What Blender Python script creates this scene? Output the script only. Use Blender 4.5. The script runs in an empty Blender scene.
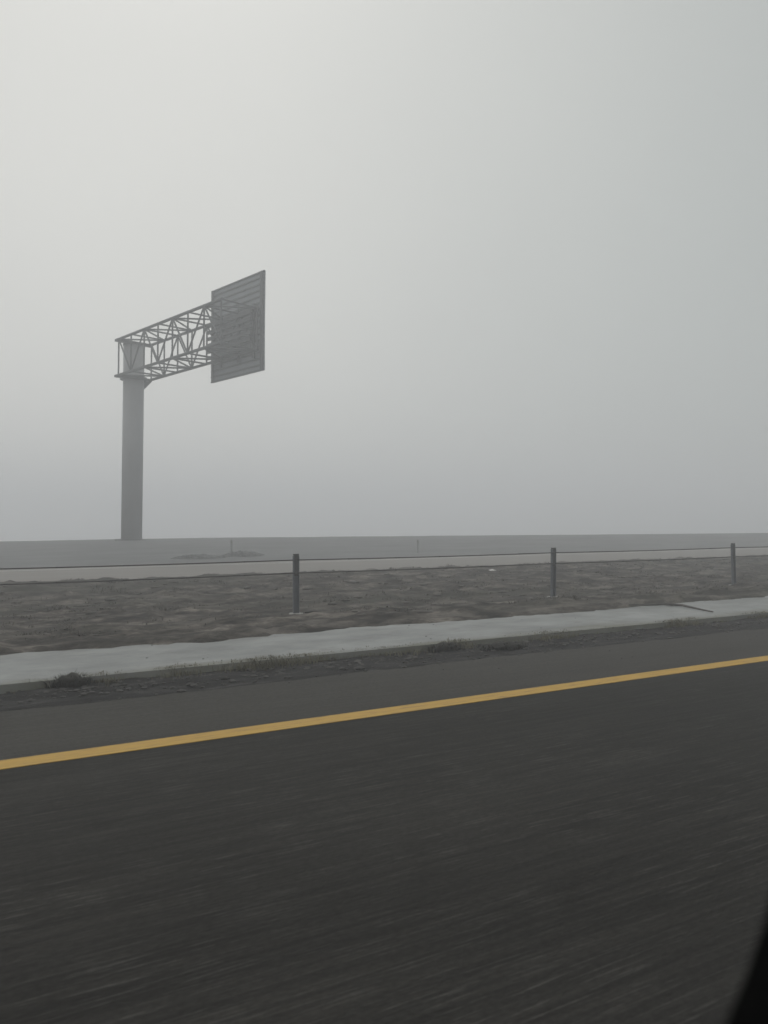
import bpy, bmesh, math, random
from mathutils import Vector, Matrix, noise

random.seed(11)
scn = bpy.context.scene
C = scn.collection
rad = math.radians

# ------------------------------------------------------------------ layout
EYE = 1.375                      # camera height above the road, metres
HEAD = rad(29.0)                 # the camera looks 29 degrees ahead of straight across the road (+Y)
FWD = Vector((math.sin(HEAD), math.cos(HEAD), 0))
RGT = Vector((math.cos(HEAD), -math.sin(HEAD), 0))
ROAD_EDGE = 6.14                 # asphalt edge
CONC0, CONC1 = 6.82, 8.75          # concrete strip
BARRIER = 10.2                   # cable barrier
FAR0, FAR1 = 17.75, 23.4         # opposite carriageway

# ------------------------------------------------------------------ helpers
def obj(name, bm, mat, parent=None, smooth=False, loc=None):
    me = bpy.data.meshes.new(name)
    bmesh.ops.recalc_face_normals(bm, faces=bm.faces[:])
    bm.to_mesh(me); bm.free()
    if smooth:
        for p in me.polygons: p.use_smooth = True
    me.materials.append(mat)
    o = bpy.data.objects.new(name, me); C.objects.link(o)
    if parent: o.parent = parent
    if loc is not None: o.location = loc
    return o

def mesh_obj(name, verts, faces, mat, parent=None, smooth=False):
    me = bpy.data.meshes.new(name)
    me.from_pydata(verts, [], faces); me.update()
    if smooth:
        for p in me.polygons: p.use_smooth = True
    me.materials.append(mat)
    o = bpy.data.objects.new(name, me); C.objects.link(o)
    if parent: o.parent = parent
    return o

def tag(o, label=None, cat=None, group=None, kind=None):
    if label: o['label'] = label
    if cat: o['category'] = cat
    if group: o['group'] = group
    if kind: o['kind'] = kind
    return o

def empty(name, loc, label, cat, group=None):
    o = bpy.data.objects.new(name, None); C.objects.link(o)
    o.location = loc
    return tag(o, label, cat, group)

def tube(bm, a, b, r, n=10, r2=None):
    a = Vector(a); b = Vector(b); d = b - a
    m = Matrix.Translation((a + b) / 2) @ d.to_track_quat('Z', 'Y').to_matrix().to_4x4()
    bmesh.ops.create_cone(bm, cap_ends=True, segments=n, radius1=r, radius2=r if r2 is None else r2,
                          depth=d.length, matrix=m)

def box(bm, c, ax, ay, az, sx, sy, sz):
    """box centred on c with unit axes ax ay az and full sizes"""
    m = Matrix((Vector(ax), Vector(ay), Vector(az))).transposed().to_4x4()
    m = Matrix.Translation(Vector(c)) @ m @ Matrix.Diagonal((sx, sy, sz, 1))
    bmesh.ops.create_cube(bm, size=1.0, matrix=m)

XA, YA, ZA = Vector((1, 0, 0)), Vector((0, 1, 0)), Vector((0, 0, 1))
def nz(x, y, z=0.0): return noise.noise(Vector((x, y, z)))
def fbm(x, y, o=4, s=0.0):
    v = 0; a = 1.0; f = 1.0
    for _ in range(o):
        v += a * noise.noise(Vector((x * f, y * f, s))); a *= .55; f *= 2.05
    return v
def sstep(a, b, t):
    t = max(0.0, min(1.0, (t - a) / (b - a))); return t * t * (3 - 2 * t)

# ------------------------------------------------------------------ materials
def new_mat(name, rough=.8, base=(.2, .2, .2), spec=.5, metal=0):
    m = bpy.data.materials.new(name); m.use_nodes = True
    nt = m.node_tree; b = nt.nodes['Principled BSDF']
    b.inputs['Base Color'].default_value = (*base, 1)
    b.inputs['Roughness'].default_value = rough
    b.inputs['Specular IOR Level'].default_value = spec
    b.inputs['Metallic'].default_value = metal
    return m, nt, b

def coords(nt, scale=(1, 1, 1)):
    g = nt.nodes.new('ShaderNodeTexCoord'); mp = nt.nodes.new('ShaderNodeMapping')
    mp.inputs['Scale'].default_value = scale
    nt.links.new(g.outputs['Object'], mp.inputs['Vector'])
    return mp.outputs['Vector']

def noise_node(nt, scale, s=1.0, detail=5, rough=.6):
    n = nt.nodes.new('ShaderNodeTexNoise')
    n.inputs['Scale'].default_value = s; n.inputs['Detail'].default_value = detail
    n.inputs['Roughness'].default_value = rough
    nt.links.new(coords(nt, scale), n.inputs['Vector'])
    return n.outputs['Fac']

def ramp(nt, fac, stops):
    r = nt.nodes.new('ShaderNodeValToRGB')
    el = r.color_ramp.elements
    while len(el) < len(stops): el.new(.5)
    for e, (p, c) in zip(el, stops):
        e.position = p; e.color = (*c, 1) if len(c) == 3 else c
    nt.links.new(fac, r.inputs['Fac'])
    return r.outputs['Color']

def mix(nt, a, b, fac, mode='MIX'):
    m = nt.nodes.new('ShaderNodeMix'); m.data_type = 'RGBA'; m.blend_type = mode
    for s, v in ((m.inputs[6], a), (m.inputs[7], b)):
        if isinstance(v, tuple): s.default_value = (*v, 1)
        else: nt.links.new(v, s)
    if isinstance(fac, (int, float)): m.inputs[0].default_value = fac
    else: nt.links.new(fac, m.inputs[0])
    return m.outputs[2]

def bump(nt, b, fac, strength, dist):
    n = nt.nodes.new('ShaderNodeBump')
    n.inputs['Strength'].default_value = strength; n.inputs['Distance'].default_value = dist
    nt.links.new(fac, n.inputs['Height']); nt.links.new(n.outputs['Normal'], b.inputs['Normal'])

def simple(name, base, rough=.7, var=.25, scale=6, metal=0, spec=.5, stretch=(1, 1, 1)):
    m, nt, b = new_mat(name, rough, base, spec, metal)
    lo = tuple(c * (1 - var) for c in base); hi = tuple(min(1, c * (1 + var)) for c in base)
    col = ramp(nt, noise_node(nt, stretch, scale, 6, .65), [(.3, lo), (.7, hi)])
    nt.links.new(col, b.inputs['Base Color'])
    return m

def asphalt_mat(name, dark, light, streak=True):
    m, nt, b = new_mat(name, .9, dark, .15)
    big = ramp(nt, noise_node(nt, (.16, .9, 1), 1.0, 4, .6), [(.3, dark), (.72, light)])
    # longitudinal wear: polishing and drag marks run along the lane
    st = noise_node(nt, (.75, 22, 1), 1.0, 5, .7)
    sc = ramp(nt, st, [(.38, (.66, .66, .66)), (.5, (1, 1, 1)), (.63, (1.38, 1.37, 1.35))])
    col = mix(nt, big, sc, .85 if streak else .35, 'MULTIPLY')
    # sparse pale scratches and stone chips drawn out along the lane
    chip = noise_node(nt, (3.6, 105, 1), 1.0, 2, .5)
    cm = ramp(nt, chip, [(.575, (0, 0, 0)), (.665, (1, 1, 1))])
    where = ramp(nt, noise_node(nt, (.35, 1.6, 1), 1.0, 3, .6), [(.36, (.15, .15, .15)), (.60, (1, 1, 1))])
    cm = mix(nt, cm, where, 1.0, 'MULTIPLY')
    col = mix(nt, col, (.105, .102, .096), mix(nt, (0, 0, 0), cm, .52 if streak else .25), 'MIX')
    # aggregate
    ag = noise_node(nt, (.45, 1, 1), 70, 3, .65)
    ac = ramp(nt, ag, [(.36, (.70, .70, .70)), (.64, (1.30, 1.30, 1.30))])
    col = mix(nt, col, ac, .8, 'MULTIPLY')
    nt.links.new(col, b.inputs['Base Color'])
    bump(nt, b, ag, .5, .006)
    return m

M = {}
M['asphalt'] = asphalt_mat('lane_asphalt', (.0155, .0147, .0133), (.0290, .0278, .0255))
M['shoulder'] = asphalt_mat('shoulder_asphalt', (.040, .0385, .0352), (.054, .052, .048), False)

# yellow paint, worn
m, nt, b = new_mat('yellow_paint', .6)
wear = noise_node(nt, (4, 26, 1), 1.0, 7, .78)
nt.links.new(ramp(nt, wear, [(.36, (.22, .13, .025)), (.45, (.39, .225, .012)), (.6, (.45, .265, .014)), (.75, (.49, .295, .024))]), b.inputs['Base Color'])
M['yellow'] = m
M['white_paint'] = simple('white_paint', (.42, .42, .41), .6, .2, 3, stretch=(1, 8, 1))

# rough dark strip
m, nt, b = new_mat('gravel_strip_surface', .9, spec=.25)
n1 = noise_node(nt, (1.0, 5.5, 1), 1.3, 7, .75)
c1 = ramp(nt, n1, [(.3, (.005, .0048, .005)), (.49, (.0125, .012, .0125)), (.58, (.030, .029, .029)), (.68, (.075, .073, .073))])
n2 = noise_node(nt, (1, 1.6, 1), 45, 3, .7)
c2 = ramp(nt, n2, [(.3, (.6, .6, .6)), (.7, (1.45, 1.45, 1.45))])
nt.links.new(mix(nt, c1, c2, .9, 'MULTIPLY'), b.inputs['Base Color']); bump(nt, b, n2, .9, .02)
M['gravel'] = m

# concrete strip
m, nt, b = new_mat('weathered_concrete', .85, spec=.3)
n1 = noise_node(nt, (.8, 1.3, 1), 1.0, 8, .68)
c1 = ramp(nt, n1, [(.36, (.185, .193, .194)), (.5, (.240, .250, .251)), (.64, (.295, .306, .307))])
n2 = noise_node(nt, (1.6, 2.6, 1), 1.5, 8, .75)
stain = ramp(nt, n2, [(.55, (0, 0, 0)), (.70, (1, 1, 1))])
c1 = mix(nt, c1, (.16, .155, .145), mix(nt, (0, 0, 0), stain, .7))
# soil and moss gather along the outer edge
tc = nt.nodes.new('ShaderNodeTexCoord'); sp = nt.nodes.new('ShaderNodeSeparateXYZ'); nt.links.new(tc.outputs['Object'], sp.inputs[0])
nn = noise_node(nt, (.55, 1.5, 1), 1.0, 5, .6)
ad = nt.nodes.new('ShaderNodeMath'); ad.operation = 'MULTIPLY_ADD'
nt.links.new(nn, ad.inputs[0]); ad.inputs[1].default_value = -1.5; nt.links.new(sp.outputs['Y'], ad.inputs[2])
mr = nt.nodes.new('ShaderNodeMapRange'); nt.links.new(ad.outputs[0], mr.inputs[0])
mr.inputs[1].default_value = 6.02; mr.inputs[2].default_value = 6.30; mr.inputs[3].default_value = .6; mr.inputs[4].default_value = 0
c1 = mix(nt, c1, (.115, .113, .075), mr.outputs[0])
nt.links.new(c1, b.inputs['Base Color']); bump(nt, b, n2, .2, .01)
M['concrete'] = m

# ground: bare dirt and dead grass in the median, rough grass on the far slope
m, nt, b = new_mat('median_dirt', .95, spec=.15)
d1 = noise_node(nt, (1.35, 2.0, 1), 1.0, 9, .66)
dirt = ramp(nt, d1, [(.37, (.014, .0122, .0105)), (.46, (.034, .030, .026)), (.53, (.063, .0562, .049)), (.62, (.150, .136, .120))])
d2 = noise_node(nt, (1, 2, 1), 9, 5, .7)
dirt = mix(nt, dirt, ramp(nt, d2, [(.36, (.55, .55, .55)), (.64, (1.45, 1.45, 1.45))]), .9, 'MULTIPLY')
d3 = noise_node(nt, (.12, .5, 1), 1.0, 4, .6)
pale = ramp(nt, noise_node(nt, (.9, 1.5, 1), 1.0, 7, .72), [(.53, (0, 0, 0)), (.62, (1, 1, 1))])
dirt = mix(nt, dirt, (.150, .138, .123), mix(nt, (0, 0, 0), pale, .6))
dirt = mix(nt, dirt, (.050, .050, .041), mix(nt, (0, 0, 0), ramp(nt, d3, [(.48, (0, 0, 0)), (.62, (1, 1, 1))]), .7))
grass = ramp(nt, noise_node(nt, (.35, 1.2, 1), 1.0, 7, .7), [(.3, (.125, .130, .134)), (.7, (.195, .20, .204))])
tc = nt.nodes.new('ShaderNodeTexCoord'); sp = nt.nodes.new('ShaderNodeSeparateXYZ'); nt.links.new(tc.outputs['Object'], sp.inputs[0])
mr = nt.nodes.new('ShaderNodeMapRange'); nt.links.new(sp.outputs['Y'], mr.inputs[0])
mr.inputs[1].default_value = 20; mr.inputs[2].default_value = 24
nt.links.new(mix(nt, dirt, grass, mr.outputs[0]), b.inputs['Base Color']); bump(nt, b, d2, .8, .04)
M['dirt'] = m

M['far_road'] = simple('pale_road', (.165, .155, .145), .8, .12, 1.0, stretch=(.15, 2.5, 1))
M['steel'] = simple('galvanised_steel', (.062, .067, .074), .6, .2, 3, .1)
M['column'] = simple('galvanised_column', (.255, .263, .275), .6, .12, 1.5, .1, stretch=(1, 1, .25))
M['sign_back'] = simple('sign_back_aluminium', (.205, .222, .24), .6, .12, 1.2, .1)
M['sign_rib'] = simple('sign_rib_aluminium', (.088, .096, .106), .6, .12, 1.2, .1)
M['post'] = simple('galvanised_post', (.108, .120, .138), .6, .2, 8, .3)
M['post_dark'] = simple('dark_post_head', (.038, .040, .043), .6, .2, 12)
M['cable'] = simple('wire_rope', (.030, .029, .029), .6, .2, 20)
M['footing'] = simple('pale_concrete_footing', (.34, .34, .33), .9, .2, 14)
M['stalk'] = simple('dead_grass_stalks', (.090, .083, .070), .9, .7, 2.6)
M['weed'] = simple('olive_weeds', (.135, .127, .088), .85, .45, 2.5)
M['dark_weed'] = simple('dark_weeds', (.018, .0175, .0135), .9, .4, 6)
M['scrub'] = simple('scrub_leaves', (.24, .245, .248), .9, .4, 3)
M['stone'] = simple('loose_stones', (.055, .053, .051), .9, .5, 3)
M['clod'] = simple('dirt_clods', (.066, .060, .054), .95, .75, 3)
M['branch'] = simple('dead_branch_bark', (.080, .074, .068), .9, .3, 12)
M['paper'] = simple('white_paper', (.62, .62, .61), .8, .05, 20)
M['marker'] = simple('marker_plastic', (.235, .24, .245), .7, .1, 10)
M['reflector'] = simple('marker_reflector', (.19, .18, .16), .5, .1, 10)
M['door'] = simple('black_door_trim', (.003, .003, .003), .9, .2, 30, spec=.05)
M['seal'] = simple('black_rubber', (.004, .004, .004), .8, .2, 30, spec=.2)

# ------------------------------------------------------------------ the ground
def lines(lo, hi, f0, f1, step, grow=1.18):
    out = []; x = f0
    while x < f1: out.append(x); x += step
    s = step; a = out[0]
    left = []
    while a > lo: s *= grow; a -= s; left.append(max(a, lo))
    s = step; a = out[-1]; right = []
    while a < hi: s *= grow; a += s; right.append(min(a, hi))
    return left[::-1] + out + right

def crest(X):
    """distance of the crest of the far slope: it swings towards the road ahead"""
    X = max(-45.0, min(42.0, X)); return 34.6 - (X - 1.5) * .1645 + .12 * nz(X * .15, 3.3)

def crest_h(X): return .46 - .10 * (1 - sstep(-2, 12, X))

def ground_z(X, D):
    if D < 7.3: return -.07
    if D < FAR1:
        edge = .15 * fbm(X * .35, 1.7, 2) + .13 * fbm(X * 1.3, 4.1, 4) + .05 * nz(X * 5.1, 9.1)
        rise = sstep(7.80 + edge, 8.35 + edge, D)
        z = -.07 + .165 * rise
        z += rise * (-.090 * sstep(9.0, 10.3, D))
        amp = rise * (1 - sstep(17.0, 18.0, D)) * (1 - .9 * math.exp(-((D - BARRIER) / .26) ** 2))
        z += amp * (.035 * fbm(X * .7, D * 1.2, 3, 2.0) + .075 * max(0, fbm(X * 1.9, D * 2.2, 4, 5.0)) + .02 * abs(nz(X * 5, D * 6.5, 5.0)))
        e2 = .35 * fbm(X * .16, 7.7, 3)
        z += .05 * sstep(13, 16.5, D) * (1 - sstep(17.2 + e2, 18.0 + e2, D)) - .05 * sstep(17.2 + e2, 18.2 + e2, D)
        return z
    c = crest(X)
    if D <= c:
        t = (D - FAR1) / (c - FAR1)
        z = -.04 + (crest_h(X) + .04) * (t * 1.25 - .25 * t * t)
        return z + .03 * sstep(0, .15, t) * fbm(X * .35, D * .5, 4, 4.0)
    e = D - c
    h = crest_h(X); z = h - .0035 * e * e if e < 16 else h - .896 - .112 * (e - 16)
    z += .03 * math.exp(-e / 4) * fbm(X * .35, D * .5, 4, 4.0)
    return max(z, -7.0 + .15 * nz(X * .02, D * .02))

XL = lines(-620, 620, -6, 24, .11, 1.12)
DL = [-620, -400, -200, -100, -50, -25, -12, 0, 4, 7, 7.3]
d = 7.38
while d < 11.5: DL.append(d); d += .07
while d < 18.6: DL.append(d); d += .11
while d < 24: DL.append(d); d += .5
while d < 48: DL.append(d); d += .35
s = .5
while d < 620: DL.append(d); s *= 1.25; d += s
DL.append(620)
verts = [(x, y, ground_z(x, y)) for y in DL for x in XL]
W = len(XL)
faces = [(j * W + i, j * W + i + 1, (j + 1) * W + i + 1, (j + 1) * W + i) for j in range(len(DL) - 1) for i in range(W - 1)]
g = mesh_obj('ground', verts, faces, M['dirt'], smooth=True); tag(g, kind='structure')

def sheet(name, y0, y1, z0, z1, mat, ragged=0.0, lo=-600, hi=600, thick=.05, step=.25):
    """a long slab along the road; its far edge may be ragged"""
    xs = lines(lo, hi, -8, 26, step, 1.2)
    bm = bmesh.new(); rows = []
    for x in xs:
        r = ragged * (fbm(x * .6, y1, 4) * .6 + .25 * nz(x * 4, y0))
        a = bm.verts.new((x, y0, z0)); b_ = bm.verts.new((x, y1 + r, z1))
        c_ = bm.verts.new((x, y0, z0 - thick)); d_ = bm.verts.new((x, y1 + r, z1 - thick))
        rows.append((a, b_, d_, c_))
    for p, q in zip(rows, rows[1:]):
        for k in range(4): bm.faces.new((p[k], q[k], q[(k + 1) % 4], p[(k + 1) % 4]))
    bm.faces.new(rows[0]); bm.faces.new(rows[-1][::-1])
    return tag(obj(name, bm, mat), kind='structure')

sheet('road', -7.2, 4.78, 0, 0, M['asphalt'])
sheet('road_shoulder', 4.782, ROAD_EDGE, 0, -.004, M['shoulder'], ragged=.12, step=.1)
sheet('yellow_road_line', 4.70, 4.87, .004, .004, M['yellow'], thick=.003)
sheet('concrete_strip', CONC0, CONC1, .052, .066, M['concrete'], thick=.11, step=.5)
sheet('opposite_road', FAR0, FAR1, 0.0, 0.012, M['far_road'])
sheet('white_road_line', 21.9, 22.02, .0145, .0145, M['white_paint'], thick=.003)

# rough dark strip between asphalt and concrete
xs = lines(-600, 600, -6, 20, .07, 1.2); ys = [5.98 + k * (6.85 - 5.98) / 17 for k in range(18)]
verts = []
for j, y in enumerate(ys):
    t = j / 17
    for x in xs:
        w = min(1, t * 5)
        z = -.030 + .022 * w + w * (.020 * fbm(x * 1.3, y * 3.5, 4, 1.0) + .014 * abs(nz(x * 6, y * 9, 2)))
        if j == 0: z = -.06
        verts.append((x, y, z))
W = len(xs)
faces = [(j * W + i, j * W + i + 1, (j + 1) * W + i + 1, (j + 1) * W + i) for j in range(17) for i in range(W - 1)]
tag(mesh_obj('gravel_strip', verts, faces, M['gravel'], smooth=True), kind='structure')

# ------------------------------------------------------------------ loose stuff
def lump(verts, faces, c, r, flat=.6, stretch=1.4):
    ph = random.uniform(0, 6.28); k0 = len(verts); n = 6
    rz = random.uniform(-.5, .5)
    rings = [(.75, .0), (.95, .45), (.5, .9)]
    for rr, h in rings:
        for k in range(n):
            a = ph + k * 6.2832 / n; q = r * rr * random.uniform(.75, 1.2)
            x, y = q * math.cos(a) * stretch, q * math.sin(a)
            verts.append((c[0] + x * math.cos(rz) - y * math.sin(rz), c[1] + x * math.sin(rz) + y * math.cos(rz), c[2] - r * .2 + h * r * flat * random.uniform(.85, 1.15)))
    for q in range(2):
        for k in range(n):
            a = k0 + q * n + k; b_ = k0 + q * n + (k + 1) % n
            faces.append((a, b_, b_ + n, a + n))
    faces.append(tuple(k0 + 2 * n + k for k in range(n)))

def blade(verts, faces, p, h, w, lean, ang, bend=.5):
    k0 = len(verts); dx, dy = math.cos(ang), math.sin(ang); wx, wy = -dy * w / 2, dx * w / 2
    m1 = (p[0] + dx * lean * .35, p[1] + dy * lean * .35, p[2] + h * .6)
    t1 = (p[0] + dx * lean, p[1] + dy * lean, p[2] + h * (1 - .25 * bend))
    verts += [(p[0] - wx, p[1] - wy, p[2] - .01), (p[0] + wx, p[1] + wy, p[2] - .01),
              (m1[0] + wx * .8, m1[1] + wy * .8, m1[2]), (m1[0] - wx * .8, m1[1] - wy * .8, m1[2]), t1]
    faces += [(k0, k0 + 1, k0 + 2, k0 + 3), (k0 + 3, k0 + 2, k0 + 4)]

# dead grass in the median, thickest in patches
verts, faces = [], []
n = 0
while n < 5000:
    D = random.uniform(8.9, 17.6); X = D * random.uniform(-.25, 2.1)
    dens = .22 + 1.5 * fbm(X * 1.5, D * 1.7, 3, 8.0)
    if ground_z(X, D) < .0 and D < 9.3: n += 1; continue
    if random.random() > dens: n += 1; continue
    n += 1
    z = ground_z(X, D)
    for _ in range(random.randint(3, 8)):
        a = random.uniform(0, 6.28)
        blade(verts, faces, (X + random.gauss(0, .05), D + random.gauss(0, .03), z), random.uniform(.012, .045),
              random.uniform(.005, .011), random.uniform(.02, .09), a)
for _ in range(520):         # low matted tussocks
    D = random.uniform(8.9, 17.3); X = D * random.uniform(-.25, 2.1)
    if abs(D - BARRIER) < .25: continue
    rr = random.uniform(.07, .22); hh = random.uniform(.03, .085)
    for _ in range(int(26 + rr * 240)):
        a = random.uniform(0, 6.28); q = rr * math.sqrt(random.random())
        px, py = X + q * math.cos(a) * 1.25, D + q * math.sin(a)
        blade(verts, faces, (px, py, ground_z(px, py)), hh * random.uniform(.4, 1.1) * (1.1 - .7 * q / rr), random.uniform(.005, .010), random.uniform(.02, .09), a + random.gauss(0, .8))
tag(mesh_obj('dry_grass', verts, faces, M['stalk']), kind='stuff')

verts, faces = [], []
for _ in range(1700):
    D = random.uniform(8.75, 17.3); X = D * random.uniform(-.25, 2.1)
    if random.random() > .55 + .8 * fbm(X * .5, D * .9, 3, 15.0): continue
    r = min(.09, .012 + random.expovariate(1 / .020))
    lump(verts, faces, (X, D, ground_z(X, D)), r, .55, random.uniform(1.2, 2.6))
tag(mesh_obj('dirt_clods', verts, faces, M['clod'], smooth=True), kind='stuff')

verts, faces = [], []
for _ in range(1500):
    D = random.triangular(6.08, 6.9, 6.6); X = D * random.uniform(-.3, 2.1)
    lump(verts, faces, (X, D, -.002), min(.035, .007 + random.expovariate(1 / .007)), .7, random.uniform(1, 1.7))
for _ in range(70):        # stray stones thrown on to the concrete and the shoulder
    D = random.choice((random.uniform(7.1, 8.2), random.uniform(5.4, 6.1))); X = D * random.uniform(-.3, 2.1)
    lump(verts, faces, (X, D, 0.053 + (D - 6.82) * .007 if D > 7 else .0), random.uniform(.004, .010), .7, 1.2)
tag(mesh_obj('gravel', verts, faces, M['stone']), kind='stuff')

# olive weeds in the joint below the concrete
verts, faces = [], []
def px_at(x, D): return D * math.tan(HEAD + math.atan((x - 384) / 770))
patches = [(150, 210, .5), (205, 335, 1.0), (440, 475, .9), (520, 575, .6), (655, 700, .9), (740, 780, .6), (78, 130, .5), (340, 430, .35), (-60, 860, .07)]
for x0, x1, dn in patches:
    X0, X1 = px_at(x0, 6.85), px_at(x1, 6.85)
    for _ in range(int((X1 - X0) * 300 * dn)):
        u = random.triangular(0, 1, .5) if x1 - x0 < 500 else random.random(); X = X0 + (X1 - X0) * u
        D = 6.79 + random.gauss(.02, .07)
        z = -.005 if D < 6.82 else .050
        for _ in range(3):
            blade(verts, faces, (X + random.gauss(0, .02), D + random.gauss(0, .02), z), (random.uniform(.006, .030) + (.045 if D < 6.82 else 0)) * (.6 + .5 * dn),
                  random.uniform(.003, .0075), random.uniform(.01, .06), random.uniform(0, 6.28))
tag(mesh_obj('weeds', verts, faces, M['weed']), kind='stuff')

# three dark clumps
def weed_clump(X, D, z, rx, ry, h, n, label):
    t = empty('weed_clump', (X, D, z), label, 'weeds')
    bm = bmesh.new()
    bmesh.ops.create_icosphere(bm, subdivisions=3, radius=1)
    for v in bm.verts:
        k = .85 + .3 * fbm(v.co.x * 2.1 + X, v.co.y * 2.1, 3, v.co.z * 2)
        v.co = Vector((v.co.x * rx * .85 * k, v.co.y * ry * .85 * k, max(-.02, v.co.z * h * .62 * k)))
    obj('root_mat', bm, M['dark_weed'], t, True)
    verts, faces = [], []
    for _ in range(n):
        a = random.uniform(0, 6.28); q = math.sqrt(random.random())
        p = (q * rx * math.cos(a), q * ry * math.sin(a), 0)
        blade(verts, faces, p, h * random.uniform(.35, .85) * (1.1 - .6 * q), random.uniform(.005, .010), random.uniform(.02, .10), a + random.gauss(0, .7))
    mesh_obj('leaves', verts, faces, M['dark_weed'], t)
    return t
weed_clump(.82, 6.80, .0, .19, .12, .17, 420, 'dark weed clump sprouting at the concrete edge near the left end of the strip')
weed_clump(4.46, 6.72, -.005, .20, .10, .15, 420, 'small ragged weed tuft below the concrete, beside the flat black clump')
weed_clump(5.06, 6.50, .0, .29, .12, .12, 420, 'flat black clump of dead weeds lying on the dark gravel strip')

# dead branch on the concrete
def pipe(bm, pts, r0, r1):
    for k, (a, b_) in enumerate(zip(pts, pts[1:])):
        t0, t1 = k / (len(pts) - 1), (k + 1) / (len(pts) - 1)
        tube(bm, a, b_, r0 + (r1 - r0) * t0, 7, r0 + (r1 - r0) * t1)
br = bmesh.new()
pipe(br, [(.02, .42, .055), (.0, .27, .045), (.03, .10, .05), (-.05, -.15, .045), (-.12, -.38, .04), (-.15, -.56, .035)], .024, .010)
br2 = bmesh.new()
pipe(br2, [(.0, .27, .05), (-.18, .33, .06), (-.40, .42, .05), (-.62, .52, .055)], .022, .008)
t = empty('dead_branch', (9.30, 7.68, .042), 'bent dead branch lying across the pale concrete strip', 'branch')
obj('limb', br, M['branch'], t); obj('twig', br2, M['branch'], t)

# scrap of paper
bm = bmesh.new(); bmesh.ops.create_grid(bm, x_segments=5, y_segments=4, size=.5)
for v in bm.verts: v.co = Vector((v.co.x * .17, v.co.y * .12, .035 + .018 * nz(v.co.x * 4, v.co.y * 4)))
bmesh.ops.solidify(bm, geom=bm.faces[:], thickness=.002)
o = obj('paper_scrap', bm, M['paper'], loc=(11.6, 15.4, ground_z(11.6, 15.4) + .01)); o.rotation_euler = (.25, -.1, .3)
tag(o, 'small white paper scrap lying on the brown median dirt', 'litter')

# ------------------------------------------------------------------ cable barrier
barrier = empty('cable_barrier', (0, BARRIER, 0), 'low two-cable roadside barrier on galvanised posts along the dirt median', 'barrier')
SP = 4.76; X0 = .415 * BARRIER - .01
post_x = [X0 + SP * k for k in range(-2, 6)]
def post_meshes():
    b1 = bmesh.new()                                      # channel-section post
    box(b1, (0, .018, .40), XA, YA, ZA, .085, .008, .88)
    for s in (-1, 1): box(b1, (s * .0385, -.006, .40), XA, YA, ZA, .008, .040, .88)
    b2 = bmesh.new()                                      # narrower dark head that the cables thread through
    box(b2, (0, -.004, .70), XA, YA, ZA, .066, .036, .30)
    box(b2, (0, -.004, .857), XA, YA, ZA, .078, .048, .014)
    for z in (.780, .595): box(b2, (0, -.030, z), XA, YA, ZA, .03, .016, .035)
    b3 = bmesh.new(); tube(b3, (0, 0, -.12), (0, 0, .022), .115, 20, .10)
    return b1, b2, b3
b1, b2, b3 = post_meshes()
first = None
for k, x in enumerate(post_x):
    z = ground_z(x, BARRIER) if abs(x) < 30 else 0
    if first is None:
        p = obj('post', b1, M['post'], barrier); hd = obj('post_head', b2, M['post_dark'], p); ft = obj('footing', b3, M['footing'], p)
        first = (p, hd, ft)
    else:
        p = first[0].copy(); C.objects.link(p); p.parent = barrier
        for ch in first[1:]:
            c = ch.copy(); C.objects.link(c); c.parent = p
    p.location = (x, 0, 0); p.rotation_euler = (rad(random.uniform(-1.2, 1.2)), rad(random.uniform(-.9, .9)), rad(random.uniform(-4, 4)))
for z in (.780, .595):
    bm = bmesh.new()
    pts = []
    for k in range(len(post_x) - 1):
        for q in range(6):
            t = q / 6; pts.append((post_x[k] + SP * t, -.045, z - .010 * 4 * t * (1 - t)))
    pts.append((post_x[-1], -.045, z))
    for a, b_ in zip(pts, pts[1:]): tube(bm, a, b_, .0085, 8)
    obj('cable', bm, M['cable'], barrier, True)

# ------------------------------------------------------------------ far roadside: markers and scrub
def marker(X, D, h, label):
    t = empty('delineator_post', (X, D, ground_z(X, D)), label, 'marker post', 'marker posts beyond the far road')
    bm = bmesh.new(); box(bm, (0, 0, h / 2 - .05), XA, YA, ZA, .06, .025, h + .1)
    bmesh.ops.bevel(bm, geom=[e for e in bm.edges], offset=.006, segments=1)
    obj('stake', bm, M['marker'], t)
    bm = bmesh.new(); box(bm, (0, -.016, h * .84), XA, YA, ZA, .06, .006, h * .16)
    obj('reflector', bm, M['reflector'], t)
marker(15.2, 24.8, .50, 'faint marker post between the first and second barrier posts, beyond the far road')
marker(8.35, 26.0, .50, 'faint marker post beyond the far road, nearer the big sign column')

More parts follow.
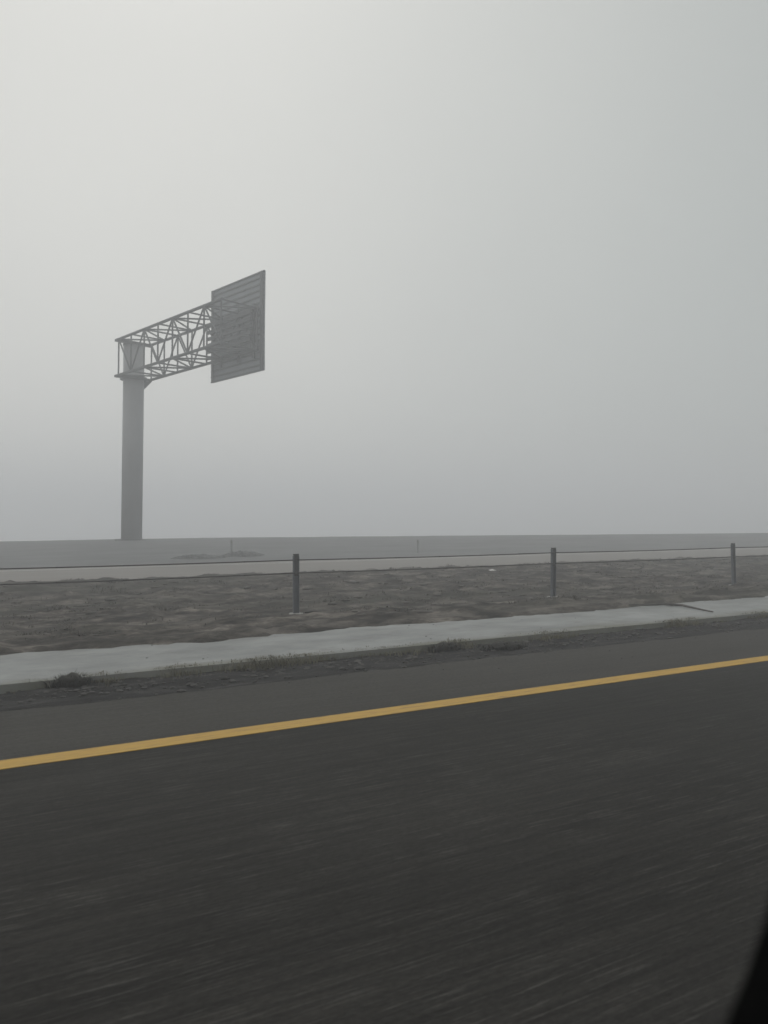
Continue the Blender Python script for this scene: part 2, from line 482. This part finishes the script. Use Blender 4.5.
def scrub(X, D, rx, ry, h, n, label):
    t = empty('scrub_bush', (X, D, ground_z(X, D)), label, 'bush', 'scrub on the far slope')
    verts, faces = [], []
    for _ in range(n):
        a = random.uniform(0, 6.28); q = math.sqrt(random.random())
        top = h * (1 - q * q) * (.7 + .6 * abs(nz(q * 3 * math.cos(a), q * 3 * math.sin(a), X)))
        p = Vector((q * rx * math.cos(a), q * ry * math.sin(a), random.uniform(0, 1) ** .6 * top))
        u = Vector((random.gauss(0, 1), random.gauss(0, 1), random.gauss(0, .6))).normalized()
        w = u.cross(Vector((random.gauss(0, 1), random.gauss(0, 1), random.gauss(0, 1)))).normalized()
        L = random.uniform(.012, .030); k0 = len(verts)
        for s1, s2 in ((-1, 0), (0, -.45), (1, 0), (0, .45)): verts.append(tuple(p + u * L * s1 + w * L * s2))
        faces.append((k0, k0 + 1, k0 + 2, k0 + 3))
    mesh_obj('leaves', verts, faces, M['scrub'], t)
    bm = bmesh.new()
    for _ in range(22):
        a = random.uniform(0, 6.28); q = random.random() * .8
        tube(bm, (q * rx * .4 * math.cos(a), q * ry * .4 * math.sin(a), -.03), (q * rx * math.cos(a), q * ry * math.sin(a), h * .7 * (1 - q * q)), .008, 5, .003)
    obj('stems', bm, M['branch'], t)
scrub(7.0, 25.2, .95, .5, .14, 4500, 'low dark scrub mound on the far slope, nearer the big sign column')
scrub(8.6, 25.6, .8, .5, .18, 4500, 'low dark scrub mound around the marker post beyond the far road')

# ------------------------------------------------------------------ overhead sign on its cantilever
TH = rad(15.4)
AV = Vector((math.sin(TH), -math.cos(TH), 0))             # along the arm, towards our road
NV = Vector((math.cos(TH), math.sin(TH), 0))              # across the arm; the sign hangs on this side
ZP = 33.2
base = FWD * ZP + RGT * ((131.5 - 384) / 770 * ZP)
gz0 = ground_z(base.x, base.y)
gantry = empty('sign_gantry', (base.x, base.y, 0), 'tall overhead road sign seen from behind on a trussed cantilever arm and thick column', 'road sign')
gantry.rotation_mode = 'QUATERNION'
gantry.rotation_quaternion = Matrix.Rotation(rad(.6), 4, FWD).to_quaternion()
CAMB = .0185                                              # the arm rises a little towards its tip
AVT = (AV + ZA * CAMB).normalized(); ZVT = (ZA - AV * CAMB).normalized()
def L(s, w, z): return AV * s + NV * w + ZA * (z + s * CAMB)
TOP, BOT, HW, T0, T1 = 8.95, 7.42, .75, -.02, 8.1
bm = bmesh.new(); tube(bm, (0, 0, gz0 - .6), (0, 0, 8.80), .435, 40)
col = obj('column', bm, M['column'], gantry, False)
for p in col.data.polygons: p.use_smooth = len(p.vertices) == 4
bm = bmesh.new(); tube(bm, (0, 0, 8.80), (0, 0, 8.86), .46, 32); obj('column_cap', bm, M['steel'], col)
bm = bmesh.new(); tube(bm, (0, 0, gz0 - .1), (0, 0, gz0 + .05), .68, 32); obj('base_plate', bm, M['steel'], col)
for z, w in ((TOP, -HW), (TOP, HW), (BOT, -HW), (BOT, HW)):
    bm = bmesh.new(); tube(bm, L(T0 - .12, w, z), L(T1, w, z), .058, 12); obj('chord', bm, M['steel'], gantry, False)
NP = 7
st = [T0 + .15 + (T1 - T0 - .2) * k / NP for k in range(NP + 1)]
RB = .034
def web(a, b_):
    """one face of the box truss between chords a and b_ (each a (w, z) pair)"""
    bm = bmesh.new()
    for k, s0 in enumerate(st):
        tube(bm, L(s0, *a), L(s0, *b_), RB, 8)
        if k < NP:
            p, q = (a, b_) if k % 2 == 0 else (b_, a)
            tube(bm, L(s0, *p), L(st[k + 1], *q), RB, 8)
    return bm
N_T, F_T, N_B, F_B = (-HW, TOP), (HW, TOP), (-HW, BOT), (HW, BOT)
for pair in ((N_T, F_T), (N_T, N_B), (F_T, F_B), (N_B, F_B)):
    obj('web_bracing', web(*pair), M['steel'], gantry)
# saddle that clamps the truss to the column
for z in (TOP - .03, BOT - .02):
    bm = bmesh.new(); box(bm, L(-.02, 0, z), AV, NV, ZA, .14, 2 * HW + .16, .10); obj('cross_beam', bm, M['steel'], gantry)
bm = bmesh.new(); tube(bm, (0, 0, BOT - .10), (0, 0, BOT + .02), .56, 32); obj('saddle_collar', bm, M['steel'], gantry)
bm = bmesh.new()          # gusset under the truss on the far side of the column
pts = [L(.05, .40, BOT - .07), L(.05, HW + .05, BOT - .07), L(.05, .40, BOT - .50)]
vs = [bm.verts.new(p + AV * .05) for p in pts] + [bm.verts.new(p - AV * .05) for p in pts]
bm.faces.new(vs[:3]); bm.faces.new(vs[3:][::-1])
for k in range(3): bm.faces.new((vs[k], vs[(k + 1) % 3], vs[3 + (k + 1) % 3], vs[3 + k]))
obj('gusset', bm, M['steel'], gantry)
# the sign: planked back, ribs, edge frame, hangers
S0, S1, SB, ST, SW = 4.76, 8.22, 6.665, 10.325, HW + .22
bm = bmesh.new()
NPL = 16; ph = (ST - SB) / NPL
for k in range(NPL):
    box(bm, L((S0 + S1) / 2, SW, SB + ph * (k + .5)), AVT, NV, ZVT, S1 - S0, .045, ph - .012)
box(bm, L((S0 + S1) / 2, SW + .012, (SB + ST) / 2), AVT, NV, ZVT, S1 - S0 - .02, .02, ST - SB - .02)
panel = obj('sign_panel', bm, M['sign_back'], gantry)
for k in range(NPL + 1):
    bm = bmesh.new(); z = min(max(SB + ph * k, SB + .03), ST - .03)
    box(bm, L((S0 + S1) / 2, SW - .048, z), AVT, NV, ZVT, S1 - S0 + .06, .048, .05); obj('rib', bm, M['sign_rib'], panel)
for s in (S1 - .05, S0 + .10):
    bm = bmesh.new(); box(bm, L(s, SW - .098, (SB + ST) / 2), AVT, NV, ZVT, .10 if s < S1 - 1 else .14, .05, ST - SB - .06); obj('edge_beam', bm, M['steel'], panel)
for s in (5.5, 6.7, 7.7):
    bm = bmesh.new(); box(bm, L(s, SW - .110, (TOP + BOT) / 2), AVT, NV, ZVT, .07, .072, TOP - BOT + .5); obj('hanger', bm, M['sign_rib'], panel)
for k in range(6):          # dark bars added along the truss to darken the middle of the sign
    bm = bmesh.new(); box(bm, L((S0 + 7.9) / 2 + .1, HW - .14, BOT + .14 + k * (TOP - BOT - .28) / 5), AVT, NV, ZVT, 7.7 - S0, .05, .13)
    obj('darkening_bar', bm, M['steel'], gantry)

# ------------------------------------------------------------------ the car door beside the camera
door = empty('car_door', (0, .25, EYE), 'black car door with a rounded window corner beside the viewer', 'car door')
outline = [(-.95, -.215), (.06, -.214), (.12, -.208), (.155, -.198), (.185, -.182), (.205, -.165), (.220, -.147), (.232, -.128), (.241, -.105), (.248, -.08),
           (.256, -.05), (.272, -.02), (.288, -.008), (.305, -.018), (.36, -.08), (.43, -.16), (.47, -.20), (.48, -.26), (.48, -.60), (.47, -.92), (.45, -.99), (-.90, -.99), (-.95, -.94)]
K = 1.5625                                   # the inner trim stands 0.25 m from the viewer's eye
outline = [(x * K, z * K if z > -.5 else z) for x, z in outline]
def prism(outline, y0, y1, flare):
    """the window opening flares outwards towards the outside of the door"""
    bm = bmesh.new()
    a = [bm.verts.new((x, y0, z)) for x, z in outline]
    b_ = [bm.verts.new((x * flare if z > -.5 else x * (1 + (flare - 1) * .3), y1, z * flare if z > -.5 else z)) for x, z in outline]
    bm.faces.new(a); bm.faces.new(b_[::-1]); n = len(a)
    for k in range(n): bm.faces.new((a[k], a[(k + 1) % n], b_[(k + 1) % n], b_[k]))
    return bm
bm = prism(outline, 0, .06, 1.30)
obj('door_shell', bm, M['door'], door)
bm = bmesh.new()
seal = outline[:13]
for a, b_ in zip(seal, seal[1:]): tube(bm, (a[0] * 1.16, .030, a[1] * 1.16 - .004), (b_[0] * 1.16, .030, b_[1] * 1.16 - .004), .006, 8)
obj('window_seal', bm, M['seal'], door)
bm = bmesh.new(); box(bm, (-.15, -.035, -.50), XA, YA, ZA, .55, .068, .06); bmesh.ops.bevel(bm, geom=bm.edges[:], offset=.015, segments=3)
obj('armrest', bm, M['door'], door)
bm = bmesh.new(); box(bm, (.28, -.010, -.43), XA, YA, ZA, .11, .018, .03); bmesh.ops.bevel(bm, geom=bm.edges[:], offset=.006, segments=2)
obj('handle', bm, M['seal'], door)

# ------------------------------------------------------------------ fog
hm = bpy.data.materials.new('fog'); hm.use_nodes = True; nt = hm.node_tree; nt.nodes.clear()
out = nt.nodes.new('ShaderNodeOutputMaterial'); pv = nt.nodes.new('ShaderNodeVolumePrincipled')
FOG = .0142
pv.inputs['Color'].default_value = (.945, .962, .995, 1)
pv.inputs['Density'].default_value = FOG
pv.inputs['Anisotropy'].default_value = .35
nt.links.new(pv.outputs['Volume'], out.inputs['Volume'])
bm = bmesh.new(); box(bm, (0, 0, (11.6 - 8.3) / 2), XA, YA, ZA, 1300, 1300, 11.6 + 8.3)
hz = tag(obj('haze', bm, hm), kind='stuff')

# ------------------------------------------------------------------ light: overcast sky and a very soft sun above the fog
SUN_AZ, SUN_EL = rad(14), rad(54)          # azimuth clockwise from +Y
w = bpy.data.worlds.new('World'); scn.world = w; w.use_nodes = True; nt = w.node_tree
bg = nt.nodes['Background']
sky = nt.nodes.new('ShaderNodeTexSky'); sky.sky_type = 'NISHITA'; sky.sun_disc = False
sky.sun_elevation = SUN_EL; sky.sun_rotation = SUN_AZ
sky.air_density = 1.0; sky.dust_density = 3.0; sky.ozone_density = 1.0
hs = nt.nodes.new('ShaderNodeHueSaturation'); hs.inputs['Saturation'].default_value = .25
nt.links.new(sky.outputs[0], hs.inputs['Color'])
# an even stratus layer covers most of the sky
cn = nt.nodes.new('ShaderNodeTexNoise'); cn.inputs['Scale'].default_value = 1.6; cn.inputs['Detail'].default_value = 3
tcw = nt.nodes.new('ShaderNodeTexCoord'); nt.links.new(tcw.outputs['Generated'], cn.inputs['Vector'])
cloud = ramp(nt, cn.outputs['Fac'], [(.3, (7.05, 7.07, 6.72)), (.7, (7.7, 7.7, 7.28))])
# the stratus is thicker, darker and colder away from the sun, along the road ahead
sx = nt.nodes.new('ShaderNodeSeparateXYZ'); nt.links.new(tcw.outputs['Generated'], sx.inputs[0])
thick = ramp(nt, sx.outputs['X'], [(.15, (1, 1, 1)), (1.0, (.60, .645, .66))])
thick.node.color_ramp.interpolation = 'EASE'
cloud = mix(nt, cloud, thick, 1.0, 'MULTIPLY')
nt.links.new(mix(nt, hs.outputs[0], cloud, .88), bg.inputs['Color'])
bg.inputs['Strength'].default_value = .10
sl = bpy.data.lights.new('sun', 'SUN'); sl.energy = .7; sl.angle = rad(30); sl.color = (1, .97, .92)
so = bpy.data.objects.new('sun', sl); C.objects.link(so)
sd = Vector((math.sin(SUN_AZ) * math.cos(SUN_EL), math.cos(SUN_AZ) * math.cos(SUN_EL), math.sin(SUN_EL)))
so.rotation_euler = sd.to_track_quat('Z', 'Y').to_euler(); so.location = sd * 60

# ------------------------------------------------------------------ camera
cam = bpy.data.cameras.new('camera'); co = bpy.data.objects.new('camera', cam); C.objects.link(co)
cam.sensor_fit = 'HORIZONTAL'; cam.sensor_width = 36; cam.lens = 36 * 770 / 768
cam.clip_start = .02; cam.clip_end = 3000
pitch = math.atan(6 / 770)
look = FWD * math.cos(pitch) + ZA * math.sin(pitch)
co.location = (0, 0, EYE); co.rotation_euler = look.to_track_quat('-Z', 'Y').to_euler()
cam.dof.use_dof = True; cam.dof.focus_distance = 11; cam.dof.aperture_fstop = 4.2
scn.camera = co

scn.render.engine = 'CYCLES'
cy = scn.cycles
cy.use_denoising = True
cy.max_bounces = 8; cy.volume_bounces = 3; cy.diffuse_bounces = 3; cy.glossy_bounces = 2; cy.transmission_bounces = 2
vs = scn.view_settings
vs.view_transform = 'Standard'; vs.look = 'None'; vs.gamma = 1; vs.use_curve_mapping = False; vs.exposure = -.05
